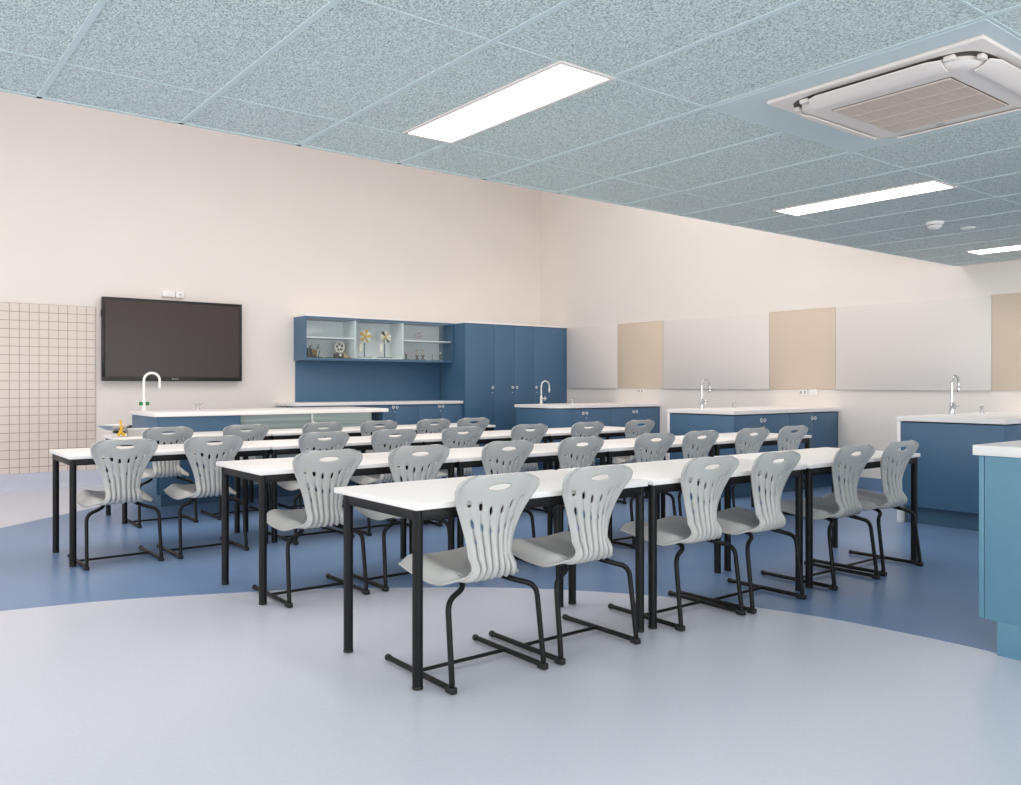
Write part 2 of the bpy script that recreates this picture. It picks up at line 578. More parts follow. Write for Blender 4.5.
def socket(y, z, holes, label):
    t = thing('power_socket', label, 'socket', (XW, y, z), 0, 'sockets on the right wall')
    f = bm_new(); add_box(f, -0.010, -0.001, -0.058, 0.058, -0.036, 0.036, 0.003); obj('plate', f, M['wplastic'], t)
    for s in (-1, 1):
        f = bm_new()
        if holes:
            add_box(f, -0.0125, -0.009, s * 0.028 - 0.014, s * 0.028 + 0.014, -0.018, 0.018, 0.001)
        else:
            add_box(f, -0.0125, -0.009, s * 0.028 - 0.008, s * 0.028 + 0.008, -0.010, 0.010, 0.001)
        obj('outlet', f, M['logo'] if holes else M['wplastic'], t)
socket(5.88, 1.085, True, 'double power socket with grey outlets under the beige pinboard')
socket(5.745, 1.09, False, 'plain white switch plate right of the double socket')
socket(8.54, 1.083, True, 'small power socket under the beige pinboard by the tall cupboard')

# ------------------------------------------------------------------ screen on the back wall
tv = thing('wall_screen', 'large black wall-mounted flat screen beside the tiled panel', 'screen', (3.142, YW, 1.715))
W2, H2 = 0.829, 0.493
f = bm_new(); add_box(f, -W2 + 0.08, W2 - 0.08, -0.035, -0.001, -H2 + 0.08, H2 - 0.08, 0.004); obj('wall_mount', f, M['bezel'], tv)
f = bm_new()
add_box(f, -W2, W2, -0.085, -0.030, -H2, H2, 0.006)
obj('housing', f, M['bezel'], tv)
f = bm_new()
for a0, a1, c0, c1 in ((-W2, W2, H2 - 0.03, H2), (-W2, W2, -H2, -H2 + 0.05), (-W2, -W2 + 0.032, -H2 + 0.05, H2 - 0.03), (W2 - 0.032, W2, -H2 + 0.05, H2 - 0.03)):
    add_box(f, a0, a1, -0.094, -0.084, c0, c1, 0.002)
obj('bezel', f, M['bezel'], tv)
f = bm_new(); add_box(f, -W2 + 0.031, W2 - 0.031, -0.0885, -0.084, -H2 + 0.049, H2 - 0.029); obj('display', f, M['screen'], tv, smooth=False)
f = bm_new()
for i in range(5):
    add_box(f, -0.042 + i * 0.017, -0.030 + i * 0.017, -0.0955, -0.0935, -H2 + 0.018, -H2 + 0.032, 0.002)
obj('logo', f, M['logo'], tv)
f = bm_new(); add_box(f, -W2 - 0.006, -W2 + 0.002, -0.07, -0.04, 0.26, 0.34, 0.001); obj('side_buttons', f, M['bezel'], tv)

sb = thing('sensor_bar', 'small white sensor box on the wall just above the black screen', 'sensor', (3.13, YW, 2.29))
f = bm_new(); add_box(f, -0.125, 0.03, -0.03, -0.001, -0.035, 0.045, 0.006); obj('body', f, M['wplastic'], sb)
f = bm_new(); add_box(f, 0.035, 0.13, -0.04, -0.001, -0.04, 0.04, 0.008); obj('camera_head', f, M['wplastic'], sb)
f = bm_new(); add_cyl(f, (0.085, -0.039, 0.0), (0.085, -0.046, 0.0), 0.012, 16); obj('lens', f, M['logo'], sb)

# ------------------------------------------------------------------ joinery helpers
def ring_pull(parent, c, axis=(0, -1, 0)):
    f = bm_new(); add_torus(f, c, axis, 0.0165, 0.0055, 18, 8)
    return obj('ring_pull', f, M['wplastic'], parent)

def keyhole(parent, c, axis):
    f = bm_new(); c = Vector(c); a = Vector(axis) * 0.004
    add_cyl(f, c - a, c + a, 0.0085, 14)
    return obj('lock', f, M['satin'], parent)

def door_y(parent, x0, x1, yf, z0, z1, pull=None, lock=None, m='navy'):
    """door in the -Y face; pull = (x, z)"""
    f = bm_new(); add_box(f, x0 + 0.0015, x1 - 0.0015, yf - 0.018, yf, z0, z1, 0.0015)
    d = obj('door', f, M[m], parent)
    if pull:
        ring_pull(d, (pull[0], yf - 0.021, pull[1]))
    if lock:
        keyhole(d, (lock[0], yf - 0.020, lock[1]), (0, 1, 0))
    return d

# peninsula sink benches standing out from the right wall
def rounded_rect(x0, x1, y0, y1, r, corners, n=8):
    pts = []
    for (cx_, cy_, a0, key) in ((x0, y0, PI, 'sw'), (x1, y0, 1.5 * PI, 'se'), (x1, y1, 0, 'ne'), (x0, y1, 0.5 * PI, 'nw')):
        if key in corners:
            ox = cx_ + (r if cx_ == x0 else -r); oy = cy_ + (r if cy_ == y0 else -r)
            for k in range(n + 1):
                a = a0 + (PI / 2) * k / n
                pts.append((ox + r * math.cos(a), oy + r * math.sin(a)))
        else:
            pts.append((cx_, cy_))
    return pts

def sink_bench(x0, y0, y1, lab_c, lab_t, waterfall, pulls, rounded=0.0):
    zt = 0.91
    t = thing('bench_cabinet', lab_c, 'cabinet', ((x0 + XW) / 2, (y0 + y1) / 2, 0), 0, 'sink bench cabinets along the right wall')
    ox, oy = (x0 + XW) / 2, (y0 + y1) / 2
    X0, X1, Y0, Y1 = x0 - ox + 0.012, XW - ox - 0.002, y0 - oy + 0.032, y1 - oy - (0.032 if waterfall else 0.03)
    f = bm_new(); add_box(f, X0 + 0.018, X1, Y0, Y1, 0.16, zt - 0.05); obj('carcass', f, M['navy'], t, smooth=False)
    f = bm_new(); add_box(f, X0, X0 + 0.018, Y0 - 0.018, Y1, 0.15, zt - 0.052, 0.0015); obj('end_panel', f, M['navy'], t)
    f = bm_new(); add_box(f, X0 + 0.06, X1, Y0 + 0.05, Y1 - 0.02, 0.0, 0.16); obj('toe_kick', f, M['navyd'], t, smooth=False)
    n = 4
    xs = [X0 + 0.02 + (X1 - X0 - 0.05) * i / n for i in range(n + 1)]
    for i in range(n):
        px = xs[i + 1] - 0.03 if i % 2 == 0 else xs[i] + 0.03
        door_y(t, xs[i], xs[i + 1], Y0, 0.16, zt - 0.052, (px, 0.80), (px - 0.015, 0.735) if i in pulls else None)
    f = bm_new(); add_box(f, xs[-1], X1, Y0 - 0.018, Y0, 0.16, zt - 0.052); obj('filler', f, M['navy'], t, smooth=False)
    w = thing('worktop', lab_t, 'worktop', (ox, oy, zt), 0, 'white worktops of the sink benches')
    f = bm_new()
    poly = rounded_rect(x0 - ox, XW - ox - 0.002, y0 - oy, y1 - oy, rounded, ('sw',) if rounded else ())
    add_prism(f, poly, -0.04, 0.0)
    bmesh.ops.recalc_face_normals(f, faces=f.faces[:])
    es = [e for e in f.edges if abs(e.verts[0].co.z - e.verts[1].co.z) < 1e-6]
    bmesh.ops.bevel(f, geom=es, offset=0.003, segments=2, affect='EDGES')
    obj('slab', f, M['white'], w)
    if waterfall:
        f = bm_new(); add_box(f, x0 - ox + 0.006, XW - ox - 0.002, y1 - oy - 0.03, y1 - oy, -zt, -0.0405, 0.002); obj('waterfall_panel', f, M['white'], w)
    f = bm_new()
    add_box(f, x0 - ox + 0.55, x0 - ox + 1.0, -0.25, 0.12, -0.002, 0.0015, 0.001)
    obj('sink_rim', f, M['white'], w)
sink_bench(7.10, 8.16, 9.03, 'blue bench cabinet reaching to the tall cupboard, far end of the right wall', 'white worktop on the farthest sink bench by the tall cupboard', False, (1,), 0.25)
sink_bench(7.10, 5.41, 6.31, 'blue bench cabinet under the middle whiteboard and beige pinboard', 'white worktop with waterfall end on the middle sink bench', True, (1,))
sink_bench(7.08, 2.83, 3.70, 'dark blue bench cabinet behind the right end of the nearest tables', 'white worktop with waterfall end on the bench at the right edge', True, (1,))

# near bench at the right edge of the frame
nbx, nby = 4.5, 0.4
t = thing('bench_cabinet', 'brightly lit blue bench cabinet standing nearest, cut by the right edge', 'cabinet', (nbx, nby, 0))
f = bm_new(); add_box(f, 3.968 - nbx, 5.0 - nbx, -1.6 - nby, 1.665 - nby, 0.15, 0.868); obj('carcass', f, M['navylit'], t, smooth=False)
f = bm_new(); add_box(f, 3.95 - nbx, 3.968 - nbx, -1.6 - nby, 1.613 - nby, 0.0, 0.148, 0.001); add_box(f, 3.95 - nbx, 3.968 - nbx, -1.6 - nby, 1.665 - nby, 0.148, 0.868, 0.0015); obj('end_panel', f, M['navylit'], t)
f = bm_new(); add_box(f, 3.968 - nbx, 5.0 - nbx, -1.6 - nby, 1.613 - nby, 0, 0.149); obj('toe_kick', f, M['navylit'], t, smooth=False)
for i in range(2):
    f = bm_new(); add_box(f, 3.952 - nbx + i * 0.52, 3.952 - nbx + (i + 1) * 0.52 - 0.004, 1.668 - nby, 1.69 - nby, 0.15, 0.866, 0.0015); obj('door', f, M['navylit'], t)
f = bm_new(); add_box(f, 3.94 - nbx, 5.05 - nbx, -1.65 - nby, 1.712 - nby, 0.869, 0.914, 0.003)
o = obj('worktop', f, M['white'], None, origin=(0, 0, 0)); o.location = (nbx, nby, 0); tag(o, 'white worktop on the nearest brightly lit blue bench, cut by the right edge', 'worktop')

# long demonstration bench on the left with glass-fronted display
ex0, ex1, ey0, ey1 = 2.275, 4.80, 8.41, 9.38
eox, eoy = (ex0 + ex1) / 2, (ey0 + ey1) / 2
t = thing('demonstration_bench', 'long blue bench with green glass front below the black screen', 'bench', (eox, eoy, 0))
def EB(bm, x0, x1, y0, y1, z0, z1, bev=0.0):
    add_box(bm, x0 - eox, x1 - eox, y0 - eoy, y1 - eoy, z0, z1, bev)
f = bm_new(); EB(f, 2.32, 3.10, 8.47, 9.33, 0.12, 0.868); obj('carcass', f, M['navy'], t, smooth=False)
f = bm_new(); EB(f, 2.30, 2.32, 8.45, 9.34, 0.12, 0.869, 0.001); obj('end_panel', f, M['navy'], t)
f = bm_new(); EB(f, 2.322, 3.10, 8.45, 8.47, 0.12, 0.869, 0.001); obj('front_panel', f, M['navy'], t)
f = bm_new(); EB(f, 2.36, 4.74, 8.52, 9.30, 0.0, 0.12); obj('toe_kick', f, M['navyd'], t, smooth=False)
f = bm_new(); EB(f, 3.121, 4.754, 8.80, 8.82, 0.141, 0.868); obj('back_panel', f, M['backing'], t, smooth=False)
f = bm_new(); EB(f, 3.10, 4.77, 8.46, 9.31, 0.12, 0.14); EB(f, 4.755, 4.775, 8.46, 9.31, 0.14, 0.868); EB(f, 3.10, 3.12, 8.46, 9.31, 0.14, 0.868); obj('display_case', f, M['navy'], t, smooth=False)
f = bm_new(); EB(f, 3.121, 4.754, 8.55, 8.79, 0.60, 0.615); obj('shelf', f, M['shelfw'], t, smooth=False)
f = bm_new(); EB(f, 3.12, 3.95, 8.500, 8.506, 0.15, 0.868); obj('glass_door', f, M['glassg'], t, smooth=False)
f = bm_new(); EB(f, 3.90, 4.62, 8.478, 8.484, 0.15, 0.868); obj('glass_door', f, M['glassg'], t, smooth=False)
f = bm_new(); EB(f, 3.895, 3.915, 8.472, 8.49, 0.15, 0.868, 0.002); obj('door_edge', f, M['shelfw'], t)
f = bm_new(); add_tube(f, fillet([(3.905 - eox, 8.47 - eoy, 0.80), (3.905 - eox, 8.45 - eoy, 0.78), (3.93 - eox, 8.44 - eoy, 0.75), (3.95 - eox, 8.45 - eoy, 0.73)], 0.02), 0.008, 8); add_tube(f, [(3.88 - eox, 8.455 - eoy, 0.735), (3.925 - eox, 8.445 - eoy, 0.765)], 0.007, 8); obj('door_lock', f, M['wplastic'], t)
f = bm_new(); EB(f, ex0, ex1, ey0, ey1, 0.87, 0.91, 0.004)
o = obj('worktop', f, M['white'], None); o.location = (eox, eoy, 0); tag(o, 'long white worktop on the bench below the black screen', 'worktop')

# wall counter with cupboards between bench and tall cupboard
FY, FZ = 10.2, 0.94
doors = [4.62, 4.98, 5.34, 5.64, 5.93, 6.31, 6.69, 7.058]
for i, (a, b_, c) in enumerate(((0, 2, 'at the hidden left end'), (2, 4, 'hidden behind the glass bench'), (4, 6, None))):
    pass
units = [(4.60, 5.18, 'blue base cupboard under the left end of the wall counter'), (5.18, 5.55, 'narrow blue base cupboard behind the glass-fronted bench'), (5.55, 6.31, 'blue base cupboard under the counter, just right of the glass bench'), (6.31, 7.058, 'blue base cupboard under the counter, against the tall cupboard')]
units = [(4.60, 5.55, 'blue base cupboard under the left end of the wall counter'), (5.55, 6.31, 'blue base cupboard under the counter, just right of the glass bench'), (6.31, 7.058, 'blue base cupboard under the counter, against the tall cupboard')]
for x0, x1, lab in units:
    t = thing('base_cupboard', lab, 'cupboard', ((x0 + x1) / 2, FY, 0), 0, 'cupboards under the wall counter')
    h = (x1 - x0) / 2
    f = bm_new(); add_box(f, -h + 0.001, h - 0.001, 0.022, YW - FY - 0.03, 0.12, FZ - 0.041); obj('carcass', f, M['navy'], t, smooth=False)
    f = bm_new(); add_box(f, -h + 0.001, h - 0.001, 0.07, YW - FY - 0.06, 0.0, 0.12); obj('toe_kick', f, M['navyd'], t, smooth=False)
    door_y(t, -h, 0, 0.022, 0.122, FZ - 0.043, (-0.032, 0.865), (-0.012 + 0.0, 0.80))
    door_y(t, 0, h, 0.022, 0.122, FZ - 0.043, (0.028, 0.865))
f = bm_new(); add_box(f, 4.46, 7.056, FY - 0.02, YW - 0.004, FZ - 0.04, FZ, 0.003)
o = obj('worktop', f, M['white'], None, origin=(5.75, 10.5, FZ)); tag(o, 'white wall counter under the blue splashback', 'worktop')
f = bm_new(); add_box(f, 4.735, 7.056, YW - 0.02, YW - 0.001, FZ + 0.001, 1.497, 0.001)
o = obj('splashback', f, M['navy'], None, origin=(5.9, YW, 1.2)); tag(o, 'plain blue panel on the wall between counter and glass cabinet', 'splashback')

# tall cupboard
TZ = 2.088
t = thing('tall_cupboard', 'tall dark blue cupboard with four doors in the far corner', 'cupboard', (8.05, 10.5, 0))
def TB(bm, x0, x1, y0, y1, z0, z1, bev=0.0):
    add_box(bm, x0 - 8.05, x1 - 8.05, y0 - 10.5, y1 - 10.5, z0, z1, bev)
f = bm_new(); TB(f, 7.065, XW - 0.004, 10.165, YW - 0.002, 0.1, TZ - 0.012); obj('carcass', f, M['navy'], t, smooth=False)
f = bm_new(); TB(f, 7.10, XW - 0.004, 10.26, YW - 0.004, 0.0, 0.1); obj('toe_kick', f, M['navyd'], t, smooth=False)
f = bm_new(); TB(f, 7.06, XW - 0.003, 10.135, YW - 0.002, TZ - 0.011, TZ + 0.016, 0.002); obj('top_strip', f, M['white'], t)
xs = [7.066, 7.60, 7.98, 8.355, XW - 0.005]
pulls = [7.567, 7.945, 8.028, 8.413]
for i in range(4):
    door_y(t, xs[i] - 8.05, xs[i + 1] - 8.05, 10.165 - 10.5, 0.105, TZ - 0.014, (pulls[i] - 8.05, 1.133), (pulls[i] - 8.05 + (-0.008 if i < 2 else 0.012), 1.055) if i != 2 else None)

# glass display cabinet on the wall
UY, UX0, UX1, UZ0, UZ1 = 10.45, 4.715, 7.058, 1.50, 2.083
t = thing('display_cabinet', 'blue wall cabinet with glass front and three bays of science models', 'cabinet', (5.88, YW, UZ0))
def UB(bm, x0, x1, y0, y1, z0, z1, bev=0.0):
    add_box(bm, x0 - 5.88, x1 - 5.88, y0 - YW, y1 - YW, z0 - UZ0, z1 - UZ0, bev)
f = bm_new()
UB(f, UX0, UX0 + 0.02, UY, YW - 0.002, UZ0, UZ1); UB(f, UX1 - 0.02, UX1, UY, YW - 0.002, UZ0, UZ1)
UB(f, UX0 + 0.02, UX1 - 0.02, UY, YW - 0.002, UZ0, UZ0 + 0.035); UB(f, UX0 + 0.02, UX1 - 0.02, UY, YW - 0.002, UZ1 - 0.03, UZ1)
obj('carcass', f, M['navy'], t, smooth=False)
f = bm_new(); UB(f, UX0, UX1, UY - 0.005, YW - 0.002, UZ1 + 0.0005, UZ1 + 0.024, 0.002); obj('top_strip', f, M['white'], t)
f = bm_new(); UB(f, UX0 + 0.02, UX1 - 0.02, YW - 0.016, YW - 0.004, UZ0 + 0.035, UZ1 - 0.03); obj('back_panel', f, M['backing'], t, smooth=False)
for xd in (5.452, 6.202):
    f = bm_new(); UB(f, xd - 0.011, xd + 0.011, UY + 0.004, YW - 0.016, UZ0 + 0.035, UZ1 - 0.03, 0.001); obj('divider', f, M['shelfw'], t)
for x0, x1 in ((UX0 + 0.02, 5.441), (6.213, UX1 - 0.02)):
    f = bm_new(); UB(f, x0, x1, UY + 0.025, YW - 0.016, 1.797, 1.815, 0.001); obj('shelf', f, M['shelfw'], t)
f = bm_new(); UB(f, 5.463, 6.191, UY + 0.003, YW - 0.016, UZ0 + 0.0355, UZ0 + 0.05, 0.001); obj('sliding_track', f, M['shelfw'], t)
for x0, x1, y in ((UX0 + 0.02, 5.50, 0.012), (5.441, 6.215, 0.004), (6.19, UX1 - 0.02, 0.012)):
    f = bm_new(); UB(f, x0, x1, UY - 0.006 + y - 0.012, UY - 0.002 + y - 0.012, UZ0 + 0.02, UZ1 - 0.015); obj('glass_door', f, M['glass'], t, smooth=False)

# models inside the cabinet
SZ = UZ0 + 0.036
def windmill(x, label, ang, cols):
    t = thing('windmill_model', label, 'model', (x, 10.62, SZ + 0.0145), 0, 'windmill models in the glass cabinet')
    f = bm_new(); add_box(f, -0.10, 0.10, -0.05, 0.05, 0, 0.014, 0.003); obj('base_plate', f, M['dark'], t)
    f = bm_new(); add_cyl(f, (0, 0, 0.014), (0, 0, 0.30), 0.008, 12); obj('post', f, M['navyd'], t)
    for i in range(10):
        a = ang + 2 * PI * i / 10
        f = bm_new()
        ca, sa = math.cos(a), math.sin(a)
        tw = 0.012
        p = [(0.018, -0.008, -tw * .4), (0.085, -0.021, -tw), (0.095, 0, 0), (0.085, 0.021, tw), (0.018, 0.008, tw * .4)]
        lo = [f.verts.new((ca * u - sa * v, -0.032 + w, 0.30 + sa * u + ca * v)) for u, v, w in p]
        hi = [f.verts.new((ca * u - sa * v, -0.029 + w, 0.30 + sa * u + ca * v)) for u, v, w in p]
        f.faces.new(lo); f.faces.new(list(reversed(hi)))
        for q in range(5):
            f.faces.new((lo[q], lo[(q + 1) % 5], hi[(q + 1) % 5], hi[q]))
        obj('blade', f, M[cols[i % len(cols)]], t, smooth=False)
    f = bm_new(); add_cyl(f, (0, 0.0, 0.30), (0, -0.045, 0.30), 0.018, 16, 0.004); obj('hub', f, M['yellow'], t)
    f = bm_new(); add_tube(f, [(0, 0, 0.28), (-0.035, 0.0, 0.22)], 0.005, 8)
    pts = [(-0.03, 0.215), (-0.075, 0.19), (-0.085, 0.13), (-0.06, 0.075), (-0.035, 0.10), (-0.022, 0.16)]
    lo = [f.verts.new((u, -0.004, v)) for u, v in pts]; hi = [f.verts.new((u, 0.004, v)) for u, v in pts]
    f.faces.new(lo); f.faces.new(list(reversed(hi)))
    for q in range(6):
        f.faces.new((lo[q], lo[(q + 1) % 6], hi[(q + 1) % 6], hi[q]))
    obj('tail_vane', f, M['cream'], t, smooth=False)
windmill(5.675, 'yellow and cream windmill model, left one in the middle bay', 0.1, ('yellow', 'cream'))
windmill(5.995, 'cream windmill model with dark blades, right one in the middle bay', 0.3, ('cream', 'wood', 'cream', 'dark', 'cream'))

t = thing('wheel_model', 'cream spoked wheel model on a dark board in the left bay', 'model', (5.30, 10.62, SZ))
f = bm_new(); add_box(f, -0.20, 0.125, -0.06, 0.06, 0, 0.012, 0.002); obj('board', f, M['dark'], t)
f = bm_new(); add_box(f, -0.085, 0.04, -0.035, 0.035, 0.012, 0.07, 0.012); obj('motor', f, M['dark'], t)
f = bm_new(); add_cyl(f, (-0.015, -0.036, 0.045), (-0.015, -0.05, 0.045), 0.018, 16, 0.003); obj('dial', f, M['wplastic'], t)
f = bm_new(); add_torus(f, (-0.01, -0.01, 0.155), (0, 1, 0), 0.066, 0.012, 28, 8)
for i in range(5):
    a = 2 * PI * i / 5 + 0.4
    pts = [Vector((-0.01 + r * math.cos(a + 1.0 * r / 0.07), -0.01, 0.155 + r * math.sin(a + 1.0 * r / 0.07))) for r in (0.0, 0.015, 0.03, 0.045, 0.066)]
    add_tube(f, pts, [0.013, 0.009, 0.007, 0.008, 0.012], 8)
obj('wheel', f, M['cream'], t)
f = bm_new(); add_cyl(f, (-0.01, 0.006, 0.155), (-0.01, 0.001, 0.155), 0.066, 28); obj('back_disc', f, M['dark'], t)
f = bm_new(); add_box(f, -0.035, -0.02, 0.008, 0.03, 0.06, 0.165, 0.003); obj('bracket', f, M['dark'], t)
f = bm_new(); add_box(f, 0.045, 0.12, -0.035, 0.035, 0.012, 0.045, 0.003); add_box(f, 0.045, 0.10, 0.0, 0.03, 0.045, 0.075, 0.003); obj('block', f, M['wood'], t)

t = thing('engine_model', 'small dark engine model at the left end of the glass cabinet', 'model', (4.90, 10.62, SZ))
f = bm_new(); add_box(f, -0.10, 0.13, -0.05, 0.05, 0, 0.012, 0.002); obj('base_plate', f, M['dark'], t)
f = bm_new(); add_box(f, -0.085, -0.035, -0.03, 0.03, 0.012, 0.13, 0.006); add_box(f, -0.03, 0.05, -0.025, 0.025, 0.012, 0.08, 0.01); add_cyl(f, (-0.03, 0, 0.10), (0.04, 0, 0.10), 0.02, 16); obj('block', f, M['dark'], t)
f = bm_new(); add_torus(f, (0.01, -0.035, 0.075), (0, 1, 0), 0.032, 0.006, 20, 8)
for i in range(3):
    a = PI * i / 3
    add_tube(f, [(0.01 - 0.032 * math.cos(a), -0.035, 0.075 - 0.032 * math.sin(a)), (0.01 + 0.032 * math.cos(a), -0.035, 0.075 + 0.032 * math.sin(a))], 0.003, 6)
obj('flywheel', f, M['brass'], t)
f = bm_new(); add_tube(f, fillet([(0.04, 0, 0.07), (0.07, 0, 0.15), (0.09, 0, 0.19)], 0.02), 0.006, 8); add_tube(f, [(0.06, 0, 0.16), (0.11, 0, 0.13)], 0.005, 8); add_tube(f, [(-0.06, 0, 0.13), (-0.02, 0, 0.17)], 0.006, 8); add_tube(f, [(0.08, 0, 0.012), (0.10, 0, 0.10)], 0.006, 8); obj('lever', f, M['dark'], t)

def stand(x, kind, label):
    t = thing('specimen_stand', label, 'stand', (x, 10.62, SZ), 0, 'small stands in the right bay')
    f = bm_new()
    if kind == 'L':
        add_box(f, -0.035, 0.035, -0.03, 0.03, 0, 0.012, 0.003); add_box(f, -0.02, 0.0, -0.008, 0.008, 0.012, 0.08, 0.003)
    elif kind == 'X':
        add_tube(f, [(-0.025, 0, 0.006), (0.022, 0, 0.07)], 0.0075, 8); add_tube(f, [(0.025, 0.002, 0.006), (-0.022, 0.002, 0.07)], 0.0075, 8); add_box(f, -0.032, 0.032, -0.02, 0.02, 0, 0.008, 0.002)
    else:
        add_box(f, -0.03, 0.03, -0.025, 0.025, 0, 0.01, 0.003); add_tube(f, fillet([(0, 0, 0.01), (0, 0, 0.07), (0.012, 0, 0.09)], 0.02), 0.005, 8)
    obj('foot', f, M['dark'], t)
    f = bm_new()
    if kind == 'L':
        add_box(f, -0.03, 0.04, -0.015, 0.015, 0.08, 0.098, 0.006); obj('specimen', f, M['pink'], t)
    elif kind == 'X':
        add_tube(f, [(0, 0, 0.05), (0.0, 0, 0.14)], 0.003, 8); add_box(f, -0.03, 0.02, -0.005, 0.005, 0.14, 0.15, 0.002); obj('specimen', f, M['brass'], t)
    else:
        bmesh.ops.create_uvsphere(f, u_segments=14, v_segments=10, radius=0.014, matrix=Matrix.Translation((0.014, 0, 0.108))); obj('specimen', f, M['wplastic'], t)
stand(6.36, 'L', 'black L-shaped stand at the left of the right bay')
stand(6.535, 'X', 'first of two crossed black stands in the right bay')
stand(6.635, 'X', 'second of two crossed black stands, nearer the round-topped stand')
stand(6.80, 'O', 'thin black stand with a white ball in the right bay')
stand(6.93, 'O', 'small stand deepest in the dark corner of the right bay')
t = thing('molecule_model', 'pale pink ball model on the upper shelf of the right bay', 'model', (6.585, 10.66, 1.8155))
f = bm_new()
for p, r in (((0, 0, 0.05), 0.018), ((0.045, 0, 0.075), 0.016), ((-0.04, 0, 0.085), 0.016), ((0.01, 0, 0.115), 0.018), ((0.06, 0, 0.125), 0.013)):
    bmesh.ops.create_uvsphere(f, u_segments=12, v_segments=8, radius=r, matrix=Matrix.Translation(p))
obj('balls', f, M['pink'], t)
f = bm_new(); add_tube(f, [(0, 0, 0), (0, 0, 0.05)], 0.006, 8); add_tube(f, [(0, 0, 0.05), (0.045, 0, 0.075)], 0.004, 6); add_tube(f, [(0, 0, 0.05), (-0.04, 0, 0.085)], 0.004, 6); add_tube(f, [(-0.04, 0, 0.085), (0.01, 0, 0.115)], 0.004, 6); add_tube(f, [(0.01, 0, 0.115), (0.06, 0, 0.125)], 0.004, 6); obj('rods', f, M['satin'], t)

# ------------------------------------------------------------------ taps and bench outlets
def gooseneck(x, y, z, h, reach, label, mk, kind, rot=0.0):
    t = thing('tap', label, 'tap', (x, y, z), rot)
    R = reach / 2
    f = bm_new(); add_lathe(f, (0, 0, 0), [(0.028, 0), (0.028, 0.006), (0.020, 0.012), (0.019, 0.10), (0.014, 0.108)]); obj('body', f, M[mk], t)
    f = bm_new()
    pts = [(0, 0, 0.10), (0, 0, h - R)] + [(R - R * math.cos(PI * k / 14), 0, h - R + R * math.sin(PI * k / 14)) for k in range(1, 15)] + [(reach, 0, h - R - 0.05)]
    add_tube(f, pts, 0.0105 if mk != 'wplastic' else 0.013, 12); obj('spout', f, M[mk], t)
    f = bm_new(); add_cyl(f, (reach, 0, h - R - 0.03), (reach, 0, h - R - 0.085), 0.013 if mk == 'wplastic' else 0.014, 14, 0.003); obj('nozzle', f, M[mk], t)
    if kind == 'green':
        for s in (-1, 1):
            f = bm_new(); add_cyl(f, (s * 0.018, -0.01, 0.07), (s * 0.035, -0.012, 0.07), 0.010, 12); add_cyl(f, (s * 0.033, -0.012, 0.052), (s * 0.033, -0.012, 0.09), 0.017, 12, 0.004); obj('handle', f, M['green'], t)
    else:
        f = bm_new(); add_cyl(f, (0.015, 0, 0.075), (0.062, 0, 0.075), 0.009, 12); add_cyl(f, (0.068, 0, 0.045), (0.068, 0, 0.105), 0.007, 10); add_cyl(f, (0.068, -0.03, 0.075), (0.068, 0.03, 0.075), 0.007, 10); obj('handle', f, M[mk], t)
gooseneck(2.40, 9.28, 0.9105, 0.39, 0.158, 'white gooseneck tap with green handles in front of the black screen', 'wplastic', 'green')
gooseneck(7.49, 8.93, 0.9105, 0.315, 0.145, 'pale gooseneck tap in front of the tall blue cupboard', 'satin', 'cross')
gooseneck(7.57, 6.21, 0.9105, 0.325, 0.14, 'chrome gooseneck tap on the middle bench, before the whiteboard', 'chrome', 'cross')
gooseneck(7.90, 3.61, 0.9105, 0.35, 0.13, 'chrome gooseneck tap on the bench at the right edge', 'chrome', 'cross')
def gas_turret(x, y, z, label):
    t = thing('gas_tap', label, 'gas tap', (x, y, z), 0.3, 'gas taps on the benches')
    f = bm_new(); add_lathe(f, (0, 0, 0), [(0.022, 0), (0.022, 0.008), (0.013, 0.014), (0.013, 0.045), (0.016, 0.05), (0.016, 0.062), (0.008, 0.068)], 18); obj('post', f, M['chrome'], t)
    for s in (-1, 1):
        f = bm_new(); add_tube(f, [(s * 0.012, 0, 0.05), (s * 0.035, 0, 0.053), (s * 0.065, -0.004, 0.07)], [0.007, 0.007, 0.004], 10); obj('nozzle', f, M['chrome'], t)
gas_turret(8.02, 8.88, 0.9105, 'small gas tap on the farthest bench by the grey board')
gas_turret(8.0, 6.1, 0.9105, 'small chrome gas tap on the middle sink bench')
gas_turret(8.25, 3.50, 0.9105, 'small chrome gas tap on the bench at the right edge')
gas_turret(2.93, 9.2, 0.9105, 'small gas tap on the long bench below the screen')

# ------------------------------------------------------------------ tables
TH = 0.72
def make_table(L):
    D = 0.70
    t = thing('classroom_table', '', 'table', (0, 0, 0))
    f = bm_new(); add_box(f, 0.004, L - 0.004, 0, D, TH - 0.024, TH, 0.003); obj('tabletop', f, M['white'], t)
    f = bm_new()
    for y0 in (0.012, D - 0.105):
        add_box(f, 0.03, L - 0.03, y0, y0 + 0.022, TH - 0.066, TH - 0.0245, 0.002)
    for x0 in (0.014, L - 0.036):
        add_box(f, x0, x0 + 0.022, 0.03, D - 0.09, TH - 0.066, TH - 0.0245, 0.002)
    obj('frame', f, M['black'], t)
    for lx in (0.03, L - 0.03):
        for ly in (0.03, D - 0.09):
            f = bm_new(); add_cyl(f, (lx, ly, 0.008), (lx, ly, TH - 0.0245), 0.021, 18)
            leg = obj('leg', f, M['black'], t)
            f = bm_new(); add_cyl(f, (lx, ly, 0.001), (lx, ly, 0.012), 0.0222, 18, 0.003); obj('leg_cap', f, M['rubber'], leg)
    return t
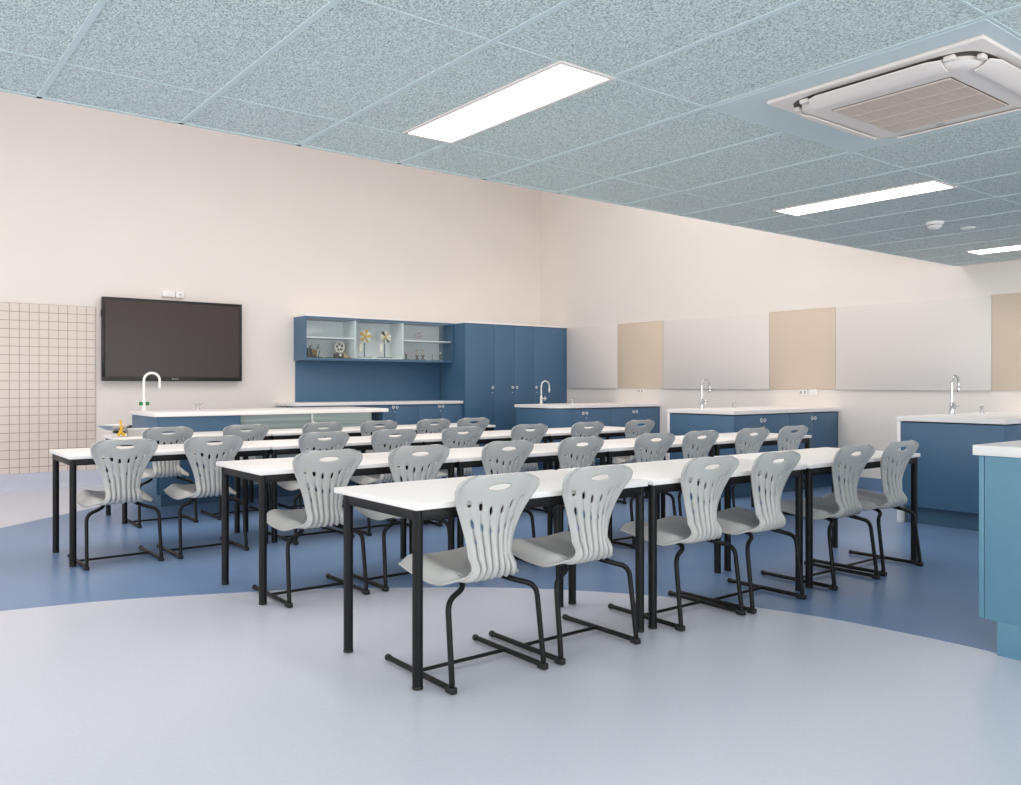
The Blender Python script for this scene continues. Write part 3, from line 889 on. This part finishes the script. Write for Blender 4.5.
rows = [  # front edge y, table boundaries, row phrase
    (2.785, [(1.705, 3.005), (3.035, 4.32), (4.36, 5.65)], 'nearest row'),
    (4.375, [(1.715, 2.99), (3.0, 4.30), (4.31, 5.52), (5.53, 6.87)], 'second row back'),
    (6.045, [(1.105, 2.455), (2.465, 3.785), (3.795, 5.175), (5.185, 6.555)], 'third row back'),
    (7.64, [(1.80, 3.11), (3.12, 4.425), (4.435, 5.74)], 'farthest row'),
]
ordn = {3: ['left end', 'middle', 'right end'], 4: ['left end', 'second from left', 'third from left', 'right end']}
cache = {}
for ri, (y, xs, phrase) in enumerate(rows):
    n = len(xs)
    for i in range(n):
        L = round(xs[i][1] - xs[i][0], 3)
        lab = 'white-topped table with black metal legs, %s of the %s' % (ordn[n][i], phrase)
        if L in cache:
            dup(cache[L], (xs[i][0], y, 0.0015), 0, lab, 'tables of the ' + phrase)
        else:
            t = make_table(L)
            t.location = (xs[i][0], y, 0.0015)
            t['label'] = lab
            t['group'] = 'tables of the ' + phrase
            cache[L] = t

# ------------------------------------------------------------------ chair
def catmull(pts, step):
    out = []
    n = len(pts)
    for i in range(n - 1):
        p0 = Vector(pts[max(i - 1, 0)]); p1 = Vector(pts[i]); p2 = Vector(pts[i + 1]); p3 = Vector(pts[min(i + 2, n - 1)])
        k = max(2, int(math.ceil((Vector(p2[:2]) - Vector(p1[:2])).length / step)))
        for j in range(k):
            t = j / k
            out.append(0.5 * ((2 * p1) + (-p0 + p2) * t + (2 * p0 - 5 * p1 + 4 * p2 - p3) * t * t + (-p0 + 3 * p1 - 3 * p2 + p3) * t ** 3))
    out.append(Vector(pts[-1]))
    return out

def smoothstep(a, b, x):
    t = max(0.0, min(1.0, (x - a) / (b - a)))
    return t * t * (3 - 2 * t)

# profile: (y forward, z, half width); y = 0 at the rear end of the floor runners
PROF = [(0.450, 0.402, 0.165), (0.463, 0.422, 0.190), (0.452, 0.439, 0.206), (0.41, 0.446, 0.217), (0.34, 0.440, 0.226), (0.27, 0.430, 0.230), (0.205, 0.420, 0.226),
        (0.155, 0.412, 0.212), (0.115, 0.408, 0.186), (0.083, 0.409, 0.153), (0.058, 0.420, 0.126), (0.043, 0.443, 0.112), (0.037, 0.475, 0.107), (0.038, 0.52, 0.110), (0.039, 0.555, 0.118), (0.036, 0.595, 0.132),
        (0.030, 0.635, 0.150), (0.020, 0.675, 0.171), (0.009, 0.714, 0.191), (0.000, 0.745, 0.203), (-0.006, 0.769, 0.206), (-0.011, 0.788, 0.200), (-0.014, 0.801, 0.184), (-0.016, 0.810, 0.160), (-0.017, 0.815, 0.132)]
rowsP = catmull(PROF, 0.0075)
GROOVES = [-0.68, -0.42, -0.16, 0.16, 0.42, 0.68]
DEL = 0.042
EDGES = [-0.94] + GROOVES + [0.94]
cols = [(-1.0, None), (-0.97, None)]
# (t, groove index, side) ; side -1/0/+1
cols = [(-1.0, None, 0), (-0.97, None, 0), (-0.945, None, 0), (-0.92, None, 0), (-0.89, None, 0), (-0.86, None, 0), (-0.825, None, 0), (-0.79, None, 0), (-0.755, None, 0)]
for gi, g in enumerate(GROOVES):
    cols += [(g - DEL, gi, -1), (g, gi, 0), (g + DEL, gi, 1)]
    nxt = GROOVES[gi + 1] if gi < 5 else None
    if nxt is not None:
        a, c = g + DEL, nxt - DEL
        k = 6
        for q in range(1, k):
            cols.append((a + (c - a) * q / k, None, 0))
cols += [(0.755, None, 0), (0.79, None, 0), (0.825, None, 0), (0.86, None, 0), (0.89, None, 0), (0.92, None, 0), (0.945, None, 0), (0.97, None, 0), (1.0, None, 0)]
HOLES = {0.68: [(0.704, 0.016), (0.622, 0.020), (0.550, 0.015)], 0.42: [(0.692, 0.019), (0.607, 0.018)], 0.16: [(0.674, 0.019), (0.592, 0.015)]}
def build_chair_shell():
    nr, nc = len(rowsP), len(cols)
    # cumulative length, to locate the lower slits
    P = [[None] * nc for _ in range(nr)]
    slit_rows = {}
    for i, (y, z, w) in enumerate(rowsP):
        tang = (Vector(rowsP[min(i + 1, nr - 1)][:2]) - Vector(rowsP[max(i - 1, 0)][:2])).normalized()
        nrm = Vector((-tang.y, tang.x))       # (y,z) normal; seat side up, back side towards +y
        # travelling from the seat lip back and up the back rest: tang=( -1,0 ) on seat -> nrm=(0,-1): flip so it points to the sitter
        nrm = -nrm
        back = smoothstep(0.44, 0.50, z) if y < 0.2 else 0.0
        seat = 1.0 - smoothstep(0.43, 0.47, z) if y < 0.2 else 1.0
        ampl = 0.0
        if y < 0.2:
            ampl = 0.020 * (1 - smoothstep(0.48, 0.68, z)) * (1 - smoothstep(0.045, 0.125, y))
            ampl = max(ampl, 0.004 * (1 - smoothstep(0.66, 0.71, z)) * (1 - smoothstep(0.045, 0.125, y)))
        for j, (t, gi, side) in enumerate(cols):
            tt = t
            if gi is not None and side != 0:
                g = GROOVES[gi]
                hw = DEL * 0.2
                if y < 0.2 and z > 0.527:
                    for zc_, hh in HOLES[abs(g)]:
                        u = (z - zc_) / hh
                        if abs(u) < 1:
                            hw = max(hw, DEL * (0.2 + 1.0 * math.sqrt(1 - u * u)))
                elif y < 0.125:
                    # lower slit through waist and bend
                    s = 1 - smoothstep(0.455, 0.505, z)
                    s *= (1 - smoothstep(0.080, 0.112, y))
                    hw = DEL * (0.25 + 0.6 * s)
                tt = g + side * hw
            # ridge height
            rd = 0.0
            for e0, e1 in zip(EDGES, EDGES[1:]):
                if e0 < tt < e1:
                    q = (tt - e0) / (e1 - e0)
                    rd = (1 - abs(2 * q - 1)) ** 0.75
            edge = smoothstep(0.86, 1.0, abs(tt))
            off = -ampl * rd
            a = abs(tt)
            front = smoothstep(0.46, 0.36, y) if y > 0.1 else 1.0
            # side edges: a raised crest along the seat, rolled down on its outside
            lip = smoothstep(0.07, 0.15, y) * seat
            fr = smoothstep(0.36, 0.46, y)
            crest = 0.024 * smoothstep(0.25, 0.74, a) * lip * (1 - 0.8 * fr)
            roll = -0.050 * smoothstep(0.70, 1.02, a) * lip * (1 - 0.45 * fr)
            curve = (0.040 - 0.020 * smoothstep(0.68, 0.79, z)) * tt * tt * back + 0.010 * back
            rim = -0.014 * smoothstep(0.80, 1.0, a) * back
            d = off + crest + roll + curve + rim
            zz = z
            topk = smoothstep(0.76, 0.815, z) if y < 0.2 else 0.0
            zz += 0.007 * topk * (1 - a * a) - 0.003 * topk * math.exp(-(a / 0.3) ** 2)
            P[i][j] = Vector((tt * w, y + nrm.x * d, zz + nrm.y * d))
    # handle opening
    hz, ha, hb = 0.774, 0.060, 0.0135
    def inside(p):
        return p.z > 0.70 and ((p.x / ha) ** 2 + ((p.z - hz) / hb) ** 2) < 1
    # snap vertices near the ellipse on to it
    faces = []
    for i in range(nr - 1):
        for j in range(nc - 1):
            c = (P[i][j] + P[i][j + 1] + P[i + 1][j] + P[i + 1][j + 1]) / 4
            if rowsP[i][0] < 0.2 and inside(c):
                continue
            t0, g0, s0 = cols[j]
            t1, g1, s1 = cols[j + 1]
            hole = False
            if g0 is not None and g0 == g1:
                y, z = (rowsP[i][0] + rowsP[i + 1][0]) / 2, (rowsP[i][1] + rowsP[i + 1][1]) / 2
                g = abs(GROOVES[g0])
                if y < 0.2 and z > 0.527:
                    hole = any(abs(z - a) < h for a, h in HOLES[g])
                elif y < 0.112:
                    hole = z < 0.50
            if hole:
                continue
            faces.append((i, j))
    fs = set(faces)
    for i in range(nr):
        for j in range(nc):
            if rowsP[i][0] > 0.2 or rowsP[i][1] < 0.73:
                continue
            adj = [(i + a, j + c) for a in (-1, 0) for c in (-1, 0) if 0 <= i + a < nr - 1 and 0 <= j + c < nc - 1]
            k = sum(1 for q in adj if q in fs)
            if 0 < k < len(adj):
                p = P[i][j]
                r = math.sqrt((p.x / ha) ** 2 + ((p.z - hz) / hb) ** 2)
                if 0.3 < r < 2.0:
                    P[i][j] = Vector((p.x / r, p.y, hz + (p.z - hz) / r))
    bm = bmesh.new()
    V = [[bm.verts.new(P[i][j]) for j in range(nc)] for i in range(nr)]
    for i, j in faces:
        bm.faces.new((V[i][j], V[i][j + 1], V[i + 1][j + 1], V[i + 1][j]))
    bmesh.ops.delete(bm, geom=[v for v in bm.verts if not v.link_faces], context='VERTS')
    bm.normal_update()
    # thicken by hand so that seat and backrest can be cut without a visible joint
    th = 0.0095
    verts = list(bm.verts)
    idx = {v: k for k, v in enumerate(verts)}
    bnd = [e for e in bm.edges if len(e.link_faces) == 1]
    allv = [v.co + v.normal * th / 2 for v in verts] + [v.co - v.normal * th / 2 for v in verts]
    N = len(verts)
    quads = []
    for f in bm.faces:
        q = [idx[v] for v in f.verts]
        quads.append(q)
        quads.append([N + k for k in reversed(q)])
    for e in bnd:
        f = e.link_faces[0]
        vs = list(f.verts)
        a, c = e.verts
        ia = vs.index(a)
        if vs[(ia + 1) % len(vs)] is not c:
            a, c = c, a
        quads.append([idx[c], idx[a], N + idx[a], N + idx[c]])
    srcy = [(v.co.y, v.co.z) for v in verts] * 2
    bm.free()
    return allv, quads, srcy
allv, quads, srcyz = build_chair_shell()
me = bpy.data.meshes.new('shell_full')
me.from_pydata([tuple(v) for v in allv], [], quads)
me.update()
vn = [v.normal.copy() for v in me.vertices]
YCUT = 0.10
def is_seat(k):
    y, z = srcyz[k]
    return y > YCUT and z < 0.5
def sub_mesh(name, want):
    keep = [q for q in quads if (all(is_seat(k) for k in q)) == want]
    used = sorted({k for q in keep for k in q})
    mp = {k: n for n, k in enumerate(used)}
    m2 = bpy.data.meshes.new(name)
    m2.from_pydata([tuple(allv[k]) for k in used], [], [[mp[k] for k in q] for q in keep])
    m2.update()
    for p in m2.polygons:
        p.use_smooth = True
    m2.normals_split_custom_set_from_vertices([vn[k] for k in used])
    m2.materials.append(M['plastic'])
    return m2
chair = thing('school_chair', '', 'chair', (0, 0, 0))
for nm, want in (('seat', True), ('backrest', False)):
    o = bpy.data.objects.new(nm, sub_mesh(nm, want))
    COL.objects.link(o)
    o.parent = chair
TR = 0.0115
for s in (-1, 1):
    f = bm_new()
    pts = fillet([(s * 0.10, 0.33, 0.412), (s * 0.10, 0.12, 0.385), (s * 0.135, 0.075, 0.372), (s * 0.222, 0.045, 0.345), (s * 0.229, 0.004, 0.0165), (s * 0.229, 0.06, 0.0165), (s * 0.229, 0.485, 0.0165)],
                 [0, 0.03, 0.03, 0.045, 0.03, 0.02, 0], 6)
    add_tube(f, pts, TR, 12)
    leg = obj('leg', f, M['black'], chair)
    f = bm_new(); add_cyl(f, (s * 0.229, 0.480, 0.0165), (s * 0.229, 0.500, 0.0165), 0.0145, 14, 0.004); obj('end_cap', f, M['rubber'], leg)
    f = bm_new(); add_box(f, s * 0.229 - 0.0145, s * 0.229 + 0.0145, -0.012, 0.035, 0.001, 0.026, 0.005, 3); obj('glide', f, M['rubber'], leg)
f = bm_new(); add_tube(f, [(-0.229, 0.26, 0.0185), (0.229, 0.26, 0.0185)], 0.008, 10); obj('crossbar', f, M['black'], chair)
f = bm_new(); add_tube(f, [(-0.10, 0.29, 0.405), (0.10, 0.29, 0.405)], 0.009, 10); obj('seat_brace', f, M['black'], chair)

NUM = ['first', 'second', 'third', 'fourth', 'fifth', 'sixth', 'seventh', 'eighth']
chairs = [
    (2.69, [2.04, 2.595, 3.37, 3.90, 4.68, 5.255], 'nearest row'),
    (4.245, [2.06, 2.64, 3.30, 3.93, 4.67, 5.19, 5.83, 6.42], 'second row back'),
    (5.89, [1.41, 1.99, 2.815, 3.42, 4.09, 4.81, 5.54, 6.25], 'third row back'),
    (7.36, [2.10, 2.765, 3.505, 4.105, 4.745, 5.245], 'farthest row'),
]
first = True
rnd = random.Random(3)
for y, xs, phrase in chairs:
    for i, x in enumerate(xs):
        n = len(xs)
        if i == 0:
            pos = 'at the left end of'
        elif i == n - 1:
            pos = 'at the right end of'
        else:
            pos = '%s from the left in' % NUM[i]
        lab = 'grey plastic chair with slotted back, %s the %s' % (pos, phrase)
        grp = 'chairs of the ' + phrase
        yy = y + rnd.uniform(-0.012, 0.012)
        rz = rnd.uniform(-0.02, 0.02)
        if first:
            chair.location = (x, yy, 0.0015); chair.rotation_euler = (0, 0, rz)
            chair['label'] = lab; chair['group'] = grp
            first = False
        else:
            dup(chair, (x, yy, 0.0015), rz, lab, grp)

# ------------------------------------------------------------------ things on the far left table
tz = TH + 0.0015 + 0.0005
t = thing('balance_scale', 'kitchen scale with grey boat-shaped pan and yellow stand on the far table', 'scale', (1.852, 7.98, tz))
f = bm_new(); add_box(f, -0.045, 0.06, -0.05, 0.05, 0.0, 0.032, 0.008); obj('base', f, M['wplastic'], t)
f = bm_new(); add_box(f, -0.04, 0.05, -0.04, 0.04, 0.0325, 0.052, 0.006); obj('platform', f, M['dark'], t)
f = bm_new()
rings = []
for r, z in ((0.02, 0.056), (0.06, 0.064), (0.10, 0.082), (0.125, 0.104), (0.121, 0.105), (0.096, 0.086), (0.058, 0.069), (0.015, 0.061)):
    rings.append([f.verts.new((-0.035 + r * 1.15 * math.cos(2 * PI * k / 28), r * 0.75 * math.sin(2 * PI * k / 28), z)) for k in range(28)])
for a, c in zip(rings, rings[1:]):
    for k in range(28):
        f.faces.new((a[k], a[(k + 1) % 28], c[(k + 1) % 28], c[k]))
f.faces.new(rings[0]); f.faces.new(rings[-1])
obj('pan', f, M['satin'], t)
f = bm_new(); add_tube(f, [(-0.02, -0.075, 0.013), (0.005, -0.075, 0.06), (0.0, -0.075, 0.15)], [0.012, 0.013, 0.009], 10); add_tube(f, [(0.035, -0.07, 0.013), (0.005, -0.075, 0.05)], [0.011, 0.011], 10); add_tube(f, [(0.0, -0.075, 0.08), (0.035, -0.07, 0.105)], [0.01, 0.008], 10); obj('stand', f, M['yellow'], t)
f = bm_new(); add_prism(f, [(0.03, -0.05), (0.105, -0.03), (0.03, 0.0)], 0.075, 0.10); obj('pointer', f, M['dark'], t, smooth=False)
t = thing('plastic_tray', 'shallow translucent grey tray right of the yellow stand', 'tray', (2.024, 8.03, tz))
f = bm_new()
for a0, a1, c0, c1, z0, z1 in ((-0.10, 0.10, -0.07, 0.07, 0, 0.005), (-0.10, -0.095, -0.07, 0.07, 0.005, 0.06), (0.095, 0.10, -0.07, 0.07, 0.005, 0.06), (-0.095, 0.095, -0.07, -0.065, 0.005, 0.06), (-0.095, 0.095, 0.065, 0.07, 0.005, 0.06)):
    add_box(f, a0, a1, c0, c1, z0, z1)
obj('tray_body', f, M['plastic'], t, smooth=False)
f = bm_new()
for a0, a1, c0, c1 in ((-0.106, 0.106, -0.076, -0.065), (-0.106, 0.106, 0.065, 0.076), (-0.106, -0.095, -0.065, 0.065), (0.095, 0.106, -0.065, 0.065)):
    add_box(f, a0, a1, c0, c1, 0.0602, 0.066, 0.001)
obj('rim', f, M['wplastic'], t)

# ------------------------------------------------------------------ light
def area(name, loc, rot, sx, sy, power, col=(1, 1, 1)):
    l = bpy.data.lights.new(name, 'AREA')
    l.shape = 'RECTANGLE'; l.size = sx; l.size_y = sy; l.energy = power; l.color = col
    o = bpy.data.objects.new(name, l)
    o.location = loc; o.rotation_euler = rot
    COL.objects.link(o)
    return o
# skylight in the tall light well
area('skylight', (3.5, 6.6, ZV - 0.02), (0, 0, 0), 10.5, 3.2, 235, (1.0, 0.97, 0.935))
# window wall behind the camera
area('window_daylight', (2.0, YB + 0.05, 1.35), (math.radians(90), 0, 0), 12, 2.0, 290, (1.0, 0.99, 0.98))
# windows along the left side of the room
area('side_window_daylight', (XL + 0.05, 5.2, 1.55), (math.radians(90), 0, math.radians(-90)), 9.0, 1.6, 190, (1.0, 0.99, 0.98))
# ceiling lamps over the part of the room behind the camera
for px, py in ((0.3, -0.2), (3.5, -1.6), (-2.4, 1.5)):
    area('ceiling_lamp', (px, py, ZC - 0.012), (0, 0, 0), 0.25, 1.1, 26, (1, 0.98, 0.95))
w = bpy.data.worlds.new('World'); SC.world = w; w.use_nodes = True
bg = w.node_tree.nodes['Background']
bg.inputs['Color'].default_value = (1.0, 0.985, 0.97, 1)
bg.inputs['Strength'].default_value = 1.0

# ------------------------------------------------------------------ camera
cam = bpy.data.cameras.new('Camera')
co = bpy.data.objects.new('Camera', cam)
COL.objects.link(co)
SC.camera = co
cam.sensor_fit = 'HORIZONTAL'
cam.sensor_width = 36.0
cam.lens = 846.88 / 1021 * 36.0
cam.shift_y = -(392.5 - 384.0) / 1021
cam.clip_start = 0.05
th = math.radians(52.091)                  # angle of +X to the right of the view axis
co.location = (0, 0, CAMZ)
co.rotation_euler = (math.radians(90), 0, th - math.radians(90))
SC.view_settings.view_transform = 'Standard'
SC.view_settings.look = 'None'
SC.view_settings.gamma = 1.0
SC.view_settings.use_curve_mapping = False
SC.view_settings.exposure = 0.0
SC.cycles.max_bounces = 8
SC.cycles.diffuse_bounces = 5
SC.cycles.glossy_bounces = 4
SC.cycles.transparent_max_bounces = 12
SC.cycles.use_denoising = True
